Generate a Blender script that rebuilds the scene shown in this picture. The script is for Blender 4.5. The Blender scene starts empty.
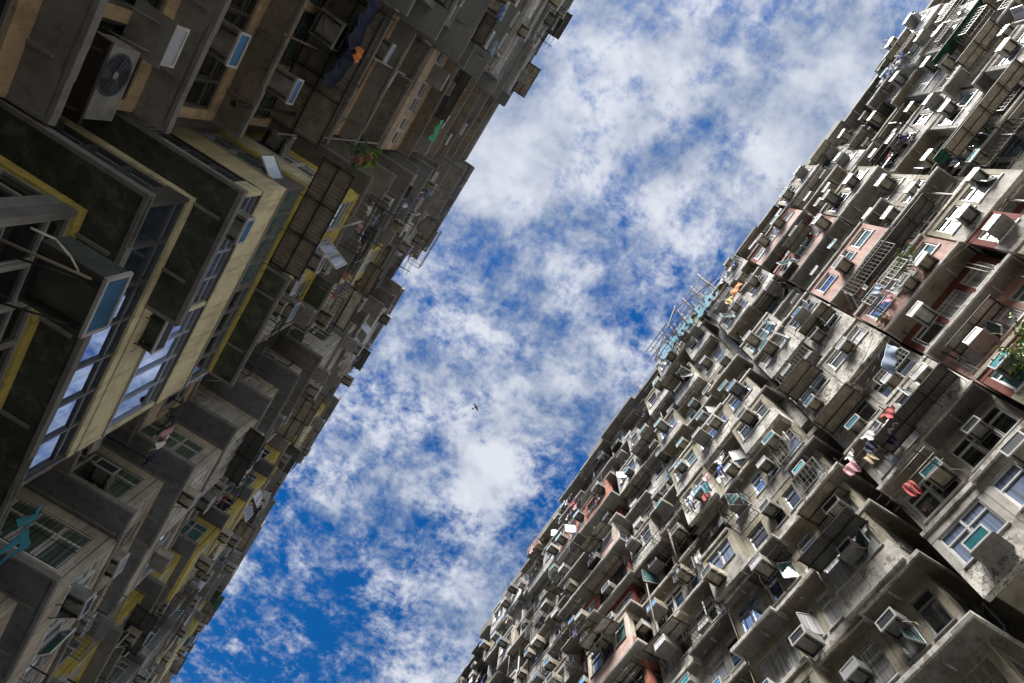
import bpy, math, random
from mathutils import Vector, Matrix
rnd = random.Random(7)
scene = bpy.context.scene
col = scene.collection
R = math.radians

# ------------------------------------------------------------------ mesh helper
class MB:
    def __init__(self): self.v = []; self.f = []; self.m = []; self.s = []
    def face(self, pts, m=0, smooth=False):
        n = len(self.v); self.v += [tuple(p) for p in pts]
        self.f.append(tuple(range(n, n + len(pts)))); self.m.append(m); self.s.append(smooth)
    def hexa(self, c, m=0):
        n = len(self.v); self.v += [tuple(p) for p in c]
        for q in ((0,3,2,1),(4,5,6,7),(0,1,5,4),(1,2,6,5),(2,3,7,6),(3,0,4,7)):
            self.f.append(tuple(n + i for i in q)); self.m.append(m); self.s.append(False)
    def box(self, x0, x1, y0, y1, z0, z1, m=0):
        if x0 > x1: x0, x1 = x1, x0
        if y0 > y1: y0, y1 = y1, y0
        self.hexa([(x0,y0,z0),(x1,y0,z0),(x1,y1,z0),(x0,y1,z0),(x0,y0,z1),(x1,y0,z1),(x1,y1,z1),(x0,y1,z1)], m)
    def bar(self, p, q, r=.02, n=6, m=0, r2=None):
        p = Vector(p); q = Vector(q); d = q - p
        if d.length < 1e-6: return
        d.normalize(); a = d.orthogonal().normalized(); b = d.cross(a); r2 = r if r2 is None else r2
        i0 = len(self.v)
        for base, rr in ((p, r), (q, r2)):
            for i in range(n):
                t = 2 * math.pi * i / n; self.v.append(tuple(base + (a * math.cos(t) + b * math.sin(t)) * rr))
        for i in range(n):
            j = (i + 1) % n; self.f.append((i0+i, i0+j, i0+n+j, i0+n+i)); self.m.append(m); self.s.append(n > 4)
        self.f.append(tuple(i0 + i for i in reversed(range(n)))); self.m.append(m); self.s.append(False)
        self.f.append(tuple(i0 + n + i for i in range(n))); self.m.append(m); self.s.append(False)
    def tube(self, pts, r=.015, n=6, m=0):
        for a, b in zip(pts, pts[1:]): self.bar(a, b, r, n, m)
    def build(self, name, mats, parent=None):
        me = bpy.data.meshes.new(name); me.from_pydata(self.v, [], self.f)
        if not isinstance(mats, (list, tuple)): mats = [mats]
        for mt in mats: me.materials.append(mt)
        me.polygons.foreach_set('material_index', self.m); me.polygons.foreach_set('use_smooth', self.s)
        me.update(); o = bpy.data.objects.new(name, me); col.objects.link(o)
        if parent: o.parent = parent
        return o

def empty(name, loc=(0,0,0)):
    o = bpy.data.objects.new(name, None); col.objects.link(o); o.location = loc; return o
def tag(o, label=None, cat=None, group=None, kind=None):
    for k, v in (('label', label), ('category', cat), ('group', group), ('kind', kind)):
        if v: o[k] = v
    return o
def copy_tree(o, parent=None):
    c = o.copy(); col.objects.link(c)
    if parent: c.parent = parent
    for ch in o.children: copy_tree(ch, c)
    return c

# facade frames: origin, a = along, n = outward; local coordinates (s along, d outward, z up)
class Fr:
    def __init__(self, p, a, n): self.p = p; self.a = a; self.n = n
    def pt(self, s, d, z): return (self.p[0]+self.a[0]*s+self.n[0]*d, self.p[1]+self.a[1]*s+self.n[1]*d, z)
    def box(self, mb, s0, s1, d0, d1, z0, z1, m=0):
        a = self.pt(s0, d0, z0); b = self.pt(s1, d1, z1); mb.box(a[0], b[0], a[1], b[1], z0, z1, m)
    def mat(self, s, d, z):     # local x = along, y = inward, z = up
        M = Matrix.Identity(4)
        for i in range(2): M[i][0] = self.a[i]; M[i][1] = -self.n[i]
        if self.a[0]*-self.n[1] - self.a[1]*-self.n[0] < 0:
            for i in range(2): M[i][0] = -self.a[i]
        M.translation = self.pt(s, d, z); return M

# ------------------------------------------------------------------ materials
def nn(nt, t, **kw):
    n = nt.nodes.new(t)
    for k, v in kw.items():
        if k in n.inputs.keys(): n.inputs[k].default_value = v
        else: setattr(n, k, v)
    return n
def simple(name, c, rough=.6, metal=0, spec=.5, coat=0, var=.25, dirt=0.):
    m = bpy.data.materials.new(name); m.use_nodes = True; nt = m.node_tree; b = nt.nodes['Principled BSDF']
    b.inputs['Roughness'].default_value = rough; b.inputs['Metallic'].default_value = metal
    b.inputs['Specular IOR Level'].default_value = spec; b.inputs['Coat Weight'].default_value = coat
    b.inputs['Coat Roughness'].default_value = .04
    oi = nn(nt, 'ShaderNodeObjectInfo'); mr = nn(nt, 'ShaderNodeMapRange'); L = nt.links.new
    mr.inputs[3].default_value = 1 - var; mr.inputs[4].default_value = 1 + var; L(oi.outputs['Random'], mr.inputs[0])
    ge = nn(nt, 'ShaderNodeNewGeometry'); no = nn(nt, 'ShaderNodeTexNoise', Scale=3.5, Detail=5.0, Roughness=.65); L(ge.outputs['Position'], no.inputs['Vector'])
    mr2 = nn(nt, 'ShaderNodeMapRange'); L(no.outputs[0], mr2.inputs[0])
    mr2.inputs[1].default_value = .3; mr2.inputs[2].default_value = .7; mr2.inputs[3].default_value = 1 - .35*dirt - .1; mr2.inputs[4].default_value = 1.08
    mu = nn(nt, 'ShaderNodeMath', operation='MULTIPLY'); L(mr.outputs[0], mu.inputs[0]); L(mr2.outputs[0], mu.inputs[1])
    vm = nn(nt, 'ShaderNodeVectorMath', operation='SCALE'); vm.inputs[0].default_value = c; L(mu.outputs[0], vm.inputs['Scale'])
    L(vm.outputs[0], b.inputs['Base Color'])
    return m
def concrete(name, c, stain=.6, stc=(.045,.04,.035), peel=None, rough=.85, scale=1., var=.12):
    """weathered render: blotches, long vertical rain streaks, black mould patches and (peel) bare patches"""
    m = bpy.data.materials.new(name); m.use_nodes = True; nt = m.node_tree; b = nt.nodes['Principled BSDF']; L = nt.links.new
    b.inputs['Roughness'].default_value = rough; b.inputs['Specular IOR Level'].default_value = .25
    ge = nn(nt, 'ShaderNodeNewGeometry')
    n1 = nn(nt, 'ShaderNodeTexNoise', Scale=.9*scale, Detail=7.0, Roughness=.68); L(ge.outputs['Position'], n1.inputs['Vector'])
    mp = nn(nt, 'ShaderNodeMapping'); mp.inputs['Scale'].default_value = (4.5, 4.5, .45); L(ge.outputs['Position'], mp.inputs['Vector'])
    n2 = nn(nt, 'ShaderNodeTexNoise', Scale=1.0, Detail=8.0, Roughness=.72); L(mp.outputs[0], n2.inputs['Vector'])
    n3 = nn(nt, 'ShaderNodeTexNoise', Scale=3.2*scale, Detail=9.0, Roughness=.75); L(ge.outputs['Position'], n3.inputs['Vector'])
    def ramp(src, a, z):
        r = nn(nt, 'ShaderNodeMapRange', clamp=True); r.inputs[1].default_value = a; r.inputs[2].default_value = z; L(src, r.inputs[0]); return r.outputs[0]
    def mul(a, v):
        q = nn(nt, 'ShaderNodeMath', operation='MULTIPLY'); L(a, q.inputs[0])
        if isinstance(v, (int, float)): q.inputs[1].default_value = v
        else: L(v, q.inputs[1])
        return q.outputs[0]
    oi = nn(nt, 'ShaderNodeObjectInfo'); mr = nn(nt, 'ShaderNodeMapRange'); L(oi.outputs['Random'], mr.inputs[0])
    mr.inputs[3].default_value = 1 - var; mr.inputs[4].default_value = 1 + var
    vm = nn(nt, 'ShaderNodeVectorMath', operation='SCALE'); vm.inputs[0].default_value = c; L(mr.outputs[0], vm.inputs['Scale'])
    cur = vm.outputs[0]
    def mix(cur, fac, colr):
        x = nn(nt, 'ShaderNodeMix', data_type='RGBA'); L(fac, x.inputs[0]); L(cur, x.inputs[6]); x.inputs[7].default_value = (*colr, 1); return x.outputs[2]
    if peel: cur = mix(cur, ramp(n3.outputs[0], .53, .57), peel)
    cur = mix(cur, mul(ramp(n1.outputs[0], .42, .72), stain*.8), stc)
    cur = mix(cur, mul(ramp(n2.outputs[0], .5, .75), stain), stc)
    cur = mix(cur, mul(ramp(n3.outputs[0], .3, .42), -1.) if False else mul(ramp(n3.outputs[0], .46, .33), stain*.7), tuple(q*.7 for q in stc))
    L(cur, b.inputs['Base Color'])
    bp = nn(nt, 'ShaderNodeBump', Strength=.35, Distance=.02); L(n3.outputs[0], bp.inputs['Height']); L(bp.outputs[0], b.inputs['Normal'])
    return m
def glass(name, c, metal=0., curtain=None, rough=.03):
    m = bpy.data.materials.new(name); m.use_nodes = True; nt = m.node_tree; b = nt.nodes['Principled BSDF']; L = nt.links.new
    b.inputs['Roughness'].default_value = rough if not curtain else .7; b.inputs['Metallic'].default_value = metal
    b.inputs['Coat Weight'].default_value = 1.; b.inputs['Coat Roughness'].default_value = .02; b.inputs['Coat IOR'].default_value = 1.6
    b.inputs['Base Color'].default_value = (*c, 1)
    ge = nn(nt, 'ShaderNodeNewGeometry'); no = nn(nt, 'ShaderNodeTexNoise', Scale=1.3, Detail=2.0); L(ge.outputs['Position'], no.inputs['Vector'])
    bp = nn(nt, 'ShaderNodeBump', Strength=.12, Distance=.03); L(no.outputs[0], bp.inputs['Height']); L(bp.outputs[0], b.inputs['Coat Normal'])
    mp = nn(nt, 'ShaderNodeMapping'); mp.inputs['Scale'].default_value = (9., 9., .25); L(ge.outputs['Position'], mp.inputs['Vector'])
    n2 = nn(nt, 'ShaderNodeTexNoise', Scale=1., Detail=3.); L(mp.outputs[0], n2.inputs['Vector'])
    r = nn(nt, 'ShaderNodeValToRGB'); L(n2.outputs[0], r.inputs[0])
    k = .35 if curtain else .55
    r.color_ramp.elements[0].position = .35; r.color_ramp.elements[1].position = .65
    r.color_ramp.elements[0].color = (*[q*k for q in c], 1); r.color_ramp.elements[1].color = (*c, 1)
    L(r.outputs[0], b.inputs['Base Color'])
    return m
def corr_mat(name, c): return simple(name, c, .55, .0, .4, var=.2, dirt=1.2)

M = {}
M['conc']   = concrete('weathered_concrete', (.45,.435,.41), .8)
M['conc2']  = concrete('pale_concrete', (.58,.565,.54), .75, peel=(.3,.28,.25))
M['white']  = concrete('dirty_white_plaster', (.74,.735,.71), .72, peel=(.33,.31,.28))
M['peel']   = concrete('peeling_plaster', (.66,.645,.61), .95, peel=(.22,.2,.17), scale=1.4)
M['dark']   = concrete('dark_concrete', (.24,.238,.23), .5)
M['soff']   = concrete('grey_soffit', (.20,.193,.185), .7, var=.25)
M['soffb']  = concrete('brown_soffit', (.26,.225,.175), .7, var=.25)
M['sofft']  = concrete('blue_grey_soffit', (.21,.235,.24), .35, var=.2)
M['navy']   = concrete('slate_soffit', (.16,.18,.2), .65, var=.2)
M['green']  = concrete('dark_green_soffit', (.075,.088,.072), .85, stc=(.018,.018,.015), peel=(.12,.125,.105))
M['olive']  = concrete('olive_wall', (.37,.345,.275), .75)
M['tan']    = concrete('tan_wall', (.56,.42,.28), .6, var=.15)
M['tan2']   = concrete('sandy_wall', (.50,.41,.31), .6, var=.15)
M['cream']  = concrete('cream_wall', (.74,.69,.47), .62, stc=(.12,.10,.05))
M['yellow'] = concrete('yellow_trim', (.64,.53,.15), .6, stc=(.10,.08,.03))
M['pink']   = concrete('pink_wall', (.56,.35,.32), .85, peel=(.42,.33,.30), stc=(.12,.085,.075))
M['pale_pink'] = concrete('pale_pink_wall', (.66,.48,.44), .7, stc=(.16,.1,.08))
M['red']    = concrete('red_wall', (.55,.21,.155), .75, peel=(.4,.25,.2), stc=(.08,.04,.03))
M['maroon'] = concrete('maroon_wall', (.2,.055,.045), .4)
M['beige']  = concrete('beige_wall', (.58,.54,.47), .6)
M['mint']   = concrete('mint_wall', (.42,.48,.40), .6)
M['ground'] = concrete('paving', (.48,.47,.44), .5)
M['fr_w'] = simple('white_frame', (.62,.63,.64), .4, dirt=.5)
M['fr_a'] = simple('aluminium_frame', (.42,.43,.44), .35, .5, dirt=.5)
M['fr_d'] = simple('dark_frame', (.08,.08,.08), .4)
M['fr_g'] = simple('grey_frame', (.25,.26,.26), .45)
M['g_dark'] = glass('dark_glass', (.012,.016,.018)); M['g_teal'] = glass('teal_glass', (.10,.22,.23))
M['g_sky'] = glass('reflective_glass', (.32,.47,.78), .92); M['g_cur'] = glass('curtained_glass', (.42,.36,.28), 0, True)
M['g_pale'] = glass('pale_curtain_glass', (.58,.60,.63), 0, True); M['g_blue'] = glass('blue_curtain_glass', (.13,.20,.36), 0, True)
M['g_green'] = glass('green_curtain_glass', (.15,.22,.18), 0, True)
M['ac_b'] = simple('beige_casing', (.42,.38,.30), .55, dirt=1.3); M['ac_w'] = simple('grey_white_casing', (.3,.3,.28), .5, dirt=1.1)
M['ac_g'] = simple('grey_casing', (.24,.245,.235), .55, dirt=1.4); M['ac_k'] = simple('dark_green_casing', (.085,.105,.085), .6, dirt=1.6)
M['ac_f'] = simple('white_front', (.56,.56,.56), .4, dirt=.5)
M['fin_b'] = simple('blue_fins', (.035,.20,.38), .3, .4, coat=.15, dirt=.8); M['fin_t'] = simple('teal_fins', (.03,.23,.27), .3, .4, coat=.15, dirt=.8); M['fin_k'] = simple('dark_fins', (.05,.06,.07), .4, .3)  # bluish sky reflection is put into the blue and teal fin colours
M['fin_w'] = simple('pale_fins', (.45,.47,.5), .4, .2)
M['iron'] = simple('rusty_black_iron', (.022,.019,.017), .6, .2); M['steel'] = simple('steel_bar', (.2,.2,.195), .5, .4)
M['pvc'] = simple('grey_pipe', (.26,.255,.24), .6); M['pvc_w'] = simple('white_hose', (.5,.48,.43), .5); M['old'] = simple('stained_pipe', (.2,.15,.115), .7, dirt=1.); M['rust'] = simple('rust_pipe', (.38,.13,.05), .6); M['copper'] = simple('red_pipe', (.30,.08,.06), .5)
M['corr'] = corr_mat('corrugated_sheet', (.31,.275,.22)); M['corr_d'] = corr_mat('dark_corrugated_sheet', (.1,.1,.095)); M['corr_g'] = corr_mat('green_corrugated_sheet', (.012,.11,.075)); M['corr_w'] = corr_mat('pale_corrugated_sheet', (.5,.48,.43))
M['bamboo'] = simple('bamboo', (.2,.165,.115), .6); M['tarp'] = simple('blue_netting', (.12,.36,.48), .7); M['leaf'] = simple('leaf', (.07,.16,.03), .55, var=.4); M['leaf_y'] = simple('bright_leaf', (.20,.34,.03), .5, var=.3)
M['bark'] = simple('bark', (.12,.09,.06), .8); M['pot'] = simple('clay_pot', (.2,.09,.06), .7); M['black'] = simple('matt_black', (.015,.015,.015), .6)
CLOTH = {n: simple('cloth_' + n, c, .85, var=.12) for n, c in dict(white=(.62,.62,.63), blue=(.08,.15,.4), navy=(.014,.024,.07), red=(.34,.06,.06), pink=(.55,.3,.34), grey=(.25,.26,.28), yellow=(.5,.38,.14), teal=(.03,.2,.27), black=(.02,.02,.022), orange=(.6,.2,.04), green=(.03,.35,.16), sky=(.27,.34,.46), purple=(.14,.08,.26), tan=(.42,.33,.2)).items()}

# ------------------------------------------------------------------ registry of countable things, labelled at the end
REG = []      # (object, category, description, block name, storey from the top, y)
def reg(o, cat, desc, blk, k, y, group): REG.append((o, cat, desc, blk, k, y, group))

# ------------------------------------------------------------------ air conditioners (prototypes, copied)
ACN = {}
def ac_proto(key):
    if key in ACN: return ACN[key]
    case, fin, w, h, dp, hose, shelf = key
    # local: x along, y inward (front at y = 0), z up; origin at the bottom centre of the back
    root = empty('air_conditioner')
    b = MB(); b.box(-w/2, w/2, -dp+.03, .06, .03, h)
    for i in range(6):                                  # side vents
        y = -dp+.1+i*.05
        for sx in (-1, 1): b.box(sx*w/2, sx*(w/2+.004), y, y+.022, h*.3, h*.8)
    b.box(-w*.3, w*.3, -dp*.75, -dp*.25, .022, .03)
    b.build('casing', M[case], root)
    f = MB(); t = .045; y0, y1 = -dp-.015, -dp+.028
    f.box(-w/2-.012, w/2+.012, y0, y1, .018, .018+t); f.box(-w/2-.012, w/2+.012, y0, y1, h-t+.012, h+.012)
    f.box(-w/2-.012, -w/2-.012+t, y0, y1, .018+t, h-t+.012); f.box(w/2+.012-t, w/2+.012, y0, y1, .018+t, h-t+.012)
    f.build('front_frame', M['ac_f'], root)
    g = MB(); g.box(-w/2+t-.01, w/2-t+.01, -dp+.004, -dp+.02, .018+t, h-t+.01); n = int(w/.045)
    for i in range(n):
        x = -w/2 + t + (w-2*t)*(i+.5)/n; g.box(x-.004, x+.004, -dp-.006, -dp+.003, .03+t, h-t)
    g.build('grille', M[fin], root)
    k = MB()
    for sx in (-1, 1):
        k.box(sx*w*.36-.02, sx*w*.36+.02, -dp+.05, .0, -.035, .03); k.bar((sx*w*.36, -dp+.12, -.02), (sx*w*.36, .02, -.38), .014)
    k.box(-w*.36, w*.36, -.06, -.02, -.03, -.002)
    if shelf: k.box(-w/2-.06, w/2+.06, -dp-.06, .02, -.06, -.036)
    k.build('bracket', M['iron'] if not shelf else M['dark'], root)
    if hose:
        q = MB(); sx = hose
        q.tube([(sx*w*.3, -dp*.6, .04), (sx*w*.45, -dp*.62, -.05), (sx*w*.62, -dp*.5, -.12), (sx*w*.75, -dp*.25, -.16), (sx*w*.8, .0, -.3)], .013)
        q.build('drain_hose', M['pvc_w'], root)
    ACN[key] = root; root['_proto'] = 1; return root
def clone(p):
    """first use takes the prototype itself"""
    if p.get('_proto'): del p['_proto']; return p
    return copy_tree(p)
ACDESC = {'ac_b': 'beige', 'ac_w': 'off-white', 'ac_g': 'grey', 'ac_k': 'dark green'}
FIND = {'fin_b': 'blue', 'fin_t': 'teal', 'fin_k': 'dark', 'fin_w': 'pale'}
def ac(fr, s, d, z, blk, k, key=None, label=None, tilt=True):
    if key is None:
        w, h, dp = rnd.choice([(.6,.38,.5), (.54,.35,.46), (.66,.42,.6), (.6,.38,.7)])
        key = (rnd.choice(['ac_b','ac_b','ac_w','ac_g','ac_b']), rnd.choice(['fin_b','fin_k','fin_w','fin_t','fin_k','fin_w']), w, h, dp, rnd.choice([0,0,1,-1]), rnd.random() < .25)
    o = clone(ac_proto(key)); o.matrix_world = fr.mat(s, d, z) @ Matrix.Rotation(R(rnd.uniform(-2, 2)) if tilt else 0, 4, 'Y') @ Matrix.Rotation(R(rnd.uniform(-3, 3)) if tilt else 0, 4, 'Z')
    desc = f"{ACDESC[key[0]]} boxed air conditioner, {FIND[key[1]]} front"
    if label: tag(o, label, 'air conditioner', 'boxed air conditioners on the facades')
    else: reg(o, 'air conditioner', desc, blk, k, fr.pt(s, d, z)[1], 'boxed air conditioners on the facades')
    return o
def condenser_proto():
    if 'cond' in ACN: return ACN['cond']
    root = empty('condenser_unit'); w, h, dp = .86, .56, .32
    b = MB(); b.box(-w/2, w/2, -dp, 0, 0, h); b.build('casing', M['ac_w'], root)
    ring = MB(); cx = -.12; n = 28
    for r0, r1, y in ((.235, .255, -dp-.012), (.225, .235, -dp-.004)):
        for i in range(n):
            a, c = 2*math.pi*i/n, 2*math.pi*(i+1)/n
            ring.face([(cx+r*math.cos(t), y, h/2+r*math.sin(t)) for r, t in ((r0,a),(r1,a),(r1,c),(r0,c))])
    for r in (.07, .12, .17, .21):
        for i in range(n):
            a, c = 2*math.pi*i/n, 2*math.pi*(i+1)/n
            ring.bar((cx+r*math.cos(a), -dp-.012, h/2+r*math.sin(a)), (cx+r*math.cos(c), -dp-.012, h/2+r*math.sin(c)), .003, 3)
    for i in range(12):
        a = 2*math.pi*i/12; ring.bar((cx+.05*math.cos(a), -dp-.012, h/2+.05*math.sin(a)), (cx+.24*math.cos(a), -dp-.012, h/2+.24*math.sin(a)), .003, 3)
    ring.build('fan_guard', M['fin_k'], root)
    fan = MB()
    fan.face([(cx+.234*math.cos(2*math.pi*i/n), -dp-.002, h/2+.234*math.sin(2*math.pi*i/n)) for i in range(n)], 0)
    for i in range(3):
        a = 2*math.pi*i/3+.4
        fan.face([(cx+.05*math.cos(a), -dp-.008, h/2+.05*math.sin(a)), (cx+.22*math.cos(a-.3), -dp-.006, h/2+.22*math.sin(a-.3)), (cx+.22*math.cos(a+.35), -dp-.008, h/2+.22*math.sin(a+.35)), (cx+.05*math.cos(a+1.2), -dp-.006, h/2+.05*math.sin(a+1.2))], 1)
    fan.face([(cx+.045*math.cos(2*math.pi*i/12), -dp-.016, h/2+.045*math.sin(2*math.pi*i/12)) for i in range(12)], 2)
    fan.build('fan', [M['black'], M['fin_k'], M['ac_w']], root)
    k = MB(); k.box(-w/2-.05, w/2+.05, -dp-.05, .02, -.05, -.003)
    for sx in (-1, 1): k.bar((sx*w*.4, -dp, -.04), (sx*w*.4, .02, -.4), .016)
    k.build('bracket', M['iron'], root)
    ACN['cond'] = root; root['_proto'] = 1; return root
def condenser(fr, s, d, z, blk, k, label=None):
    o = clone(condenser_proto()); o.matrix_world = fr.mat(s, d, z)
    if label: tag(o, label, 'condenser', 'split air conditioner condensers')
    else: reg(o, 'condenser', 'off-white condenser with round fan', blk, k, fr.pt(s, d, z)[1], 'split air conditioner condensers')

# ------------------------------------------------------------------ laundry
GAR = {}
def garment_proto(kind, c):
    if (kind, c) in GAR: return GAR[(kind, c)]
    nu, nv = 14, 12; b = MB(); g = []
    w, h = dict(shirt=(.6,.62), trousers=(.42,.85), towel=(.55,.75), sheet=(1.25,1.3), socks=(.12,.28))[kind]
    ph = rnd.uniform(0, 6)
    def P(u, v):
        x = (u-.5)*w*(1+.08*math.sin(5*v+ph)); z = -v*h*(1+.06*math.sin(u*7+ph)); y = .05*math.sin(u*13+ph+v*2)*(.3+v) + .03*math.sin(v*4+ph+u*3)
        return (x, y, z)
    def patch(u0, u1, v0, v1):
        i0 = len(b.v)
        for i in range(nu+1):
            for j in range(nv+1): b.v.append(P(u0+(u1-u0)*i/nu, v0+(v1-v0)*j/nv))
        for i in range(nu):
            for j in range(nv):
                b.f.append((i0+i*(nv+1)+j, i0+(i+1)*(nv+1)+j, i0+(i+1)*(nv+1)+j+1, i0+i*(nv+1)+j+1)); b.m.append(0); b.s.append(True)
    if kind == 'shirt':
        patch(.25, .75, 0, 1); patch(-.02, .25, .03, .38); patch(.75, 1.02, .03, .38)
    elif kind == 'trousers': patch(0, 1, 0, .35); patch(0, .44, .35, 1); patch(.56, 1, .35, 1)
    else: patch(0, 1, 0, 1)
    me = b.build(kind, CLOTH[c])
    so = me.modifiers.new('thickness', 'SOLIDIFY'); so.thickness = .012
    me['_proto'] = 1; GAR[(kind, c)] = me; return me
def garment(p, dirv, blk, k, kind=None, c=None, sc=1., label=None):
    kind = kind or rnd.choice(['shirt','shirt','trousers','towel','towel','shirt'])
    c = c or rnd.choice(['white','white','blue','navy','red','pink','grey','yellow','black','sky','purple','white','tan'])
    o = clone(garment_proto(kind, c)); a = math.atan2(dirv[1], dirv[0]) + R(rnd.uniform(-12, 12))
    o.matrix_world = Matrix.Translation(p) @ Matrix.Rotation(a, 4, 'Z') @ Matrix.Scale(sc*rnd.uniform(.68, .92), 4)
    if label: tag(o, label, kind, 'laundry hung out to dry')
    else: reg(o, kind, f"{c if c!='sky' else 'pale blue'} {kind} hung out to dry", blk, k, p[1], 'laundry hung out to dry')
    return o
def rack(fr, s0, s1, d0, out, z, blk, k, fill=.7, npole=3, cols=None, big=False, arm_mat='iron'):
    root = empty('drying_rack', fr.pt((s0+s1)/2, d0, z)); o = Vector(root.location)
    for s in (s0+.1, s1-.1):
        f = MB()
        f.bar(Vector(fr.pt(s, d0-.02, z))-o, Vector(fr.pt(s, d0+out, z+.04))-o, .02)
        f.bar(Vector(fr.pt(s, d0-.02, z-.4))-o, Vector(fr.pt(s, d0+out*.6, z))-o, .014)
        f.build('arm', M[arm_mat], root)
    p = MB()
    for i in range(npole):
        d = d0 + out*(i+.6)/(npole+.2); p.bar(Vector(fr.pt(s0-.15, d, z+.035))-o, Vector(fr.pt(s1+.15, d, z+.035))-o, .014)
    p.build('pole', M['steel'], root)
    reg(root, 'drying rack', 'clothes rack of steel poles', blk, k, o.y, 'drying racks at the windows')
    for i in range(npole):
        d = d0 + out*(i+.6)/(npole+.2); s = s0 + rnd.uniform(.1, .5)
        while s < s1 - .15:
            if rnd.random() < fill:
                garment(fr.pt(s, d, z+.03), fr.a, blk, k, c=rnd.choice(cols) if cols else None, kind='sheet' if big and rnd.random()<.4 else None)
            s += rnd.uniform(.42, .75)

# ------------------------------------------------------------------ awnings and cages
def awning(fr, s0, s1, d0, out, z, drop, blk, k, mat='corr', bars=True, label=None, name='awning'):
    root = empty(name, fr.pt((s0+s1)/2, d0, z)); o = Vector(root.location); b = MB()
    n = max(6, int((s1-s0)/.055)); amp = .016
    for i in range(n):
        sa = s0+(s1-s0)*i/n; sb = s0+(s1-s0)*(i+1)/n; ha = amp*(i % 2); hb = amp*((i+1) % 2)
        q = [Vector(fr.pt(sa, d0, z+ha))-o, Vector(fr.pt(sb, d0, z+hb))-o, Vector(fr.pt(sb, d0+out, z-drop+hb))-o, Vector(fr.pt(sa, d0+out, z-drop+ha))-o]
        b.face(q); b.face([v+Vector((0,0,.006)) for v in reversed(q)])
    b.build('sheet', M[mat], root)
    if bars:
        f = MB(); nb = max(2, int((s1-s0)/.95)+1)
        for i in range(nb):
            s = s0+.03+(s1-s0-.06)*i/(nb-1)
            f.bar(Vector(fr.pt(s, d0-.02, z-.04))-o, Vector(fr.pt(s, d0+out, z-drop-.03))-o, .022, 4)
            f.bar(Vector(fr.pt(s, d0-.02, z-.45))-o, Vector(fr.pt(s, d0+out*.75, z-drop*.75-.04))-o, .014, 4)
        for t in (.02, .5, .99): f.bar(Vector(fr.pt(s0-.03, d0+out*t, z-drop*t-.035))-o, Vector(fr.pt(s1+.03, d0+out*t, z-drop*t-.035))-o, .022, 4)
        f.build('frame', M['iron'], root)
    nm = {'corr':'brown','corr_d':'dark grey','corr_g':'dark green','corr_w':'pale'}[mat]
    if label: tag(root, label, 'awning', 'corrugated awnings on the facades')
    else: reg(root, 'awning', f'{nm} corrugated awning', blk, k, o.y, 'corrugated awnings on the facades')
def cage(fr, s0, s1, d0, out, z0, h, blk, k, mat='iron', label=None):
    root = empty('window_cage', fr.pt((s0+s1)/2, d0, z0)); o = Vector(root.location)
    P = lambda s, d, z: Vector(fr.pt(s, d, z))-o
    f = MB()
    for z in (z0, z0+h): f.tube([P(s0,d0-.02,z), P(s0,d0+out,z), P(s1,d0+out,z), P(s1,d0-.02,z)], .02, 4)
    for s in (s0, s1): f.bar(P(s,d0+out,z0), P(s,d0+out,z0+h), .02, 4)
    f.build('frame', M[mat], root)
    g = MB(); n = max(4, int((s1-s0)/.16))
    for i in range(1, n): s = s0+(s1-s0)*i/n; g.tube([P(s,d0-.02,z0), P(s,d0+out,z0), P(s,d0+out,z0+h)], .008, 4)
    for t in (.33, .66): g.tube([P(s0,d0,z0+h*t), P(s0,d0+out,z0+h*t), P(s1,d0+out,z0+h*t), P(s1,d0,z0+h*t)], .008, 4)
    for t in (.3, .6): g.bar(P(s0,d0+out*t,z0), P(s1,d0+out*t,z0), .01, 4)
    g.build('bars', M[mat], root)
    if label: tag(root, label, 'window cage', 'metal cages at the windows')
    else: reg(root, 'window cage', 'black iron window cage' if mat == 'iron' else 'steel window cage', blk, k, o.y, 'metal cages at the windows')

# ------------------------------------------------------------------ plants
def plant(p, r, n, mats, label, pot=True, stretch=(1,1,1), leaf=.09, cat='plant', name='potted_plant', group='plants on the ledges'):
    root = empty(name, p); tag(root, label, cat, group)
    if pot:
        b = MB(); b.bar((0,0,0), (0,0,.2), .1, 10, 0, .14); b.build('pot', M['pot'], root)
    st = MB(); lf = MB()
    for i in range(max(5, n//40)):
        d = Vector((rnd.gauss(0, 1)*stretch[0], rnd.gauss(0, 1)*stretch[1], rnd.uniform(.1, 1.6)*stretch[2])).normalized()*r*rnd.uniform(.6, 1.1)
        q0 = Vector((0,0,.15 if pot else 0)); mid = q0+d*.5+Vector((0,0,.08*r)); end = q0+d
        st.bar(q0, mid, .012, 5, 0, .008); st.bar(mid, end, .008, 5, 0, .003)
        for j in range(40):
            t = rnd.uniform(.35, 1.05); c = q0.lerp(end, t)+Vector((rnd.gauss(0, .13), rnd.gauss(0, .13), rnd.gauss(0, .11)))*r
            a = Vector((rnd.gauss(0,1), rnd.gauss(0,1), rnd.gauss(0,.6))).normalized(); e = a.orthogonal().normalized(); e = (e*math.cos(rnd.uniform(0,6))+a.cross(e)*math.sin(rnd.uniform(0,6))).normalized(); l = leaf*rnd.uniform(.6, 1.3)
            lf.face([c-a*l*.5, c+e*l*.24, c+a*l*.5, c-e*l*.24], rnd.randrange(len(mats)))
    st.build('stem', M['bark'], root); lf.build('foliage', [M[q] for q in mats], root)
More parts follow.
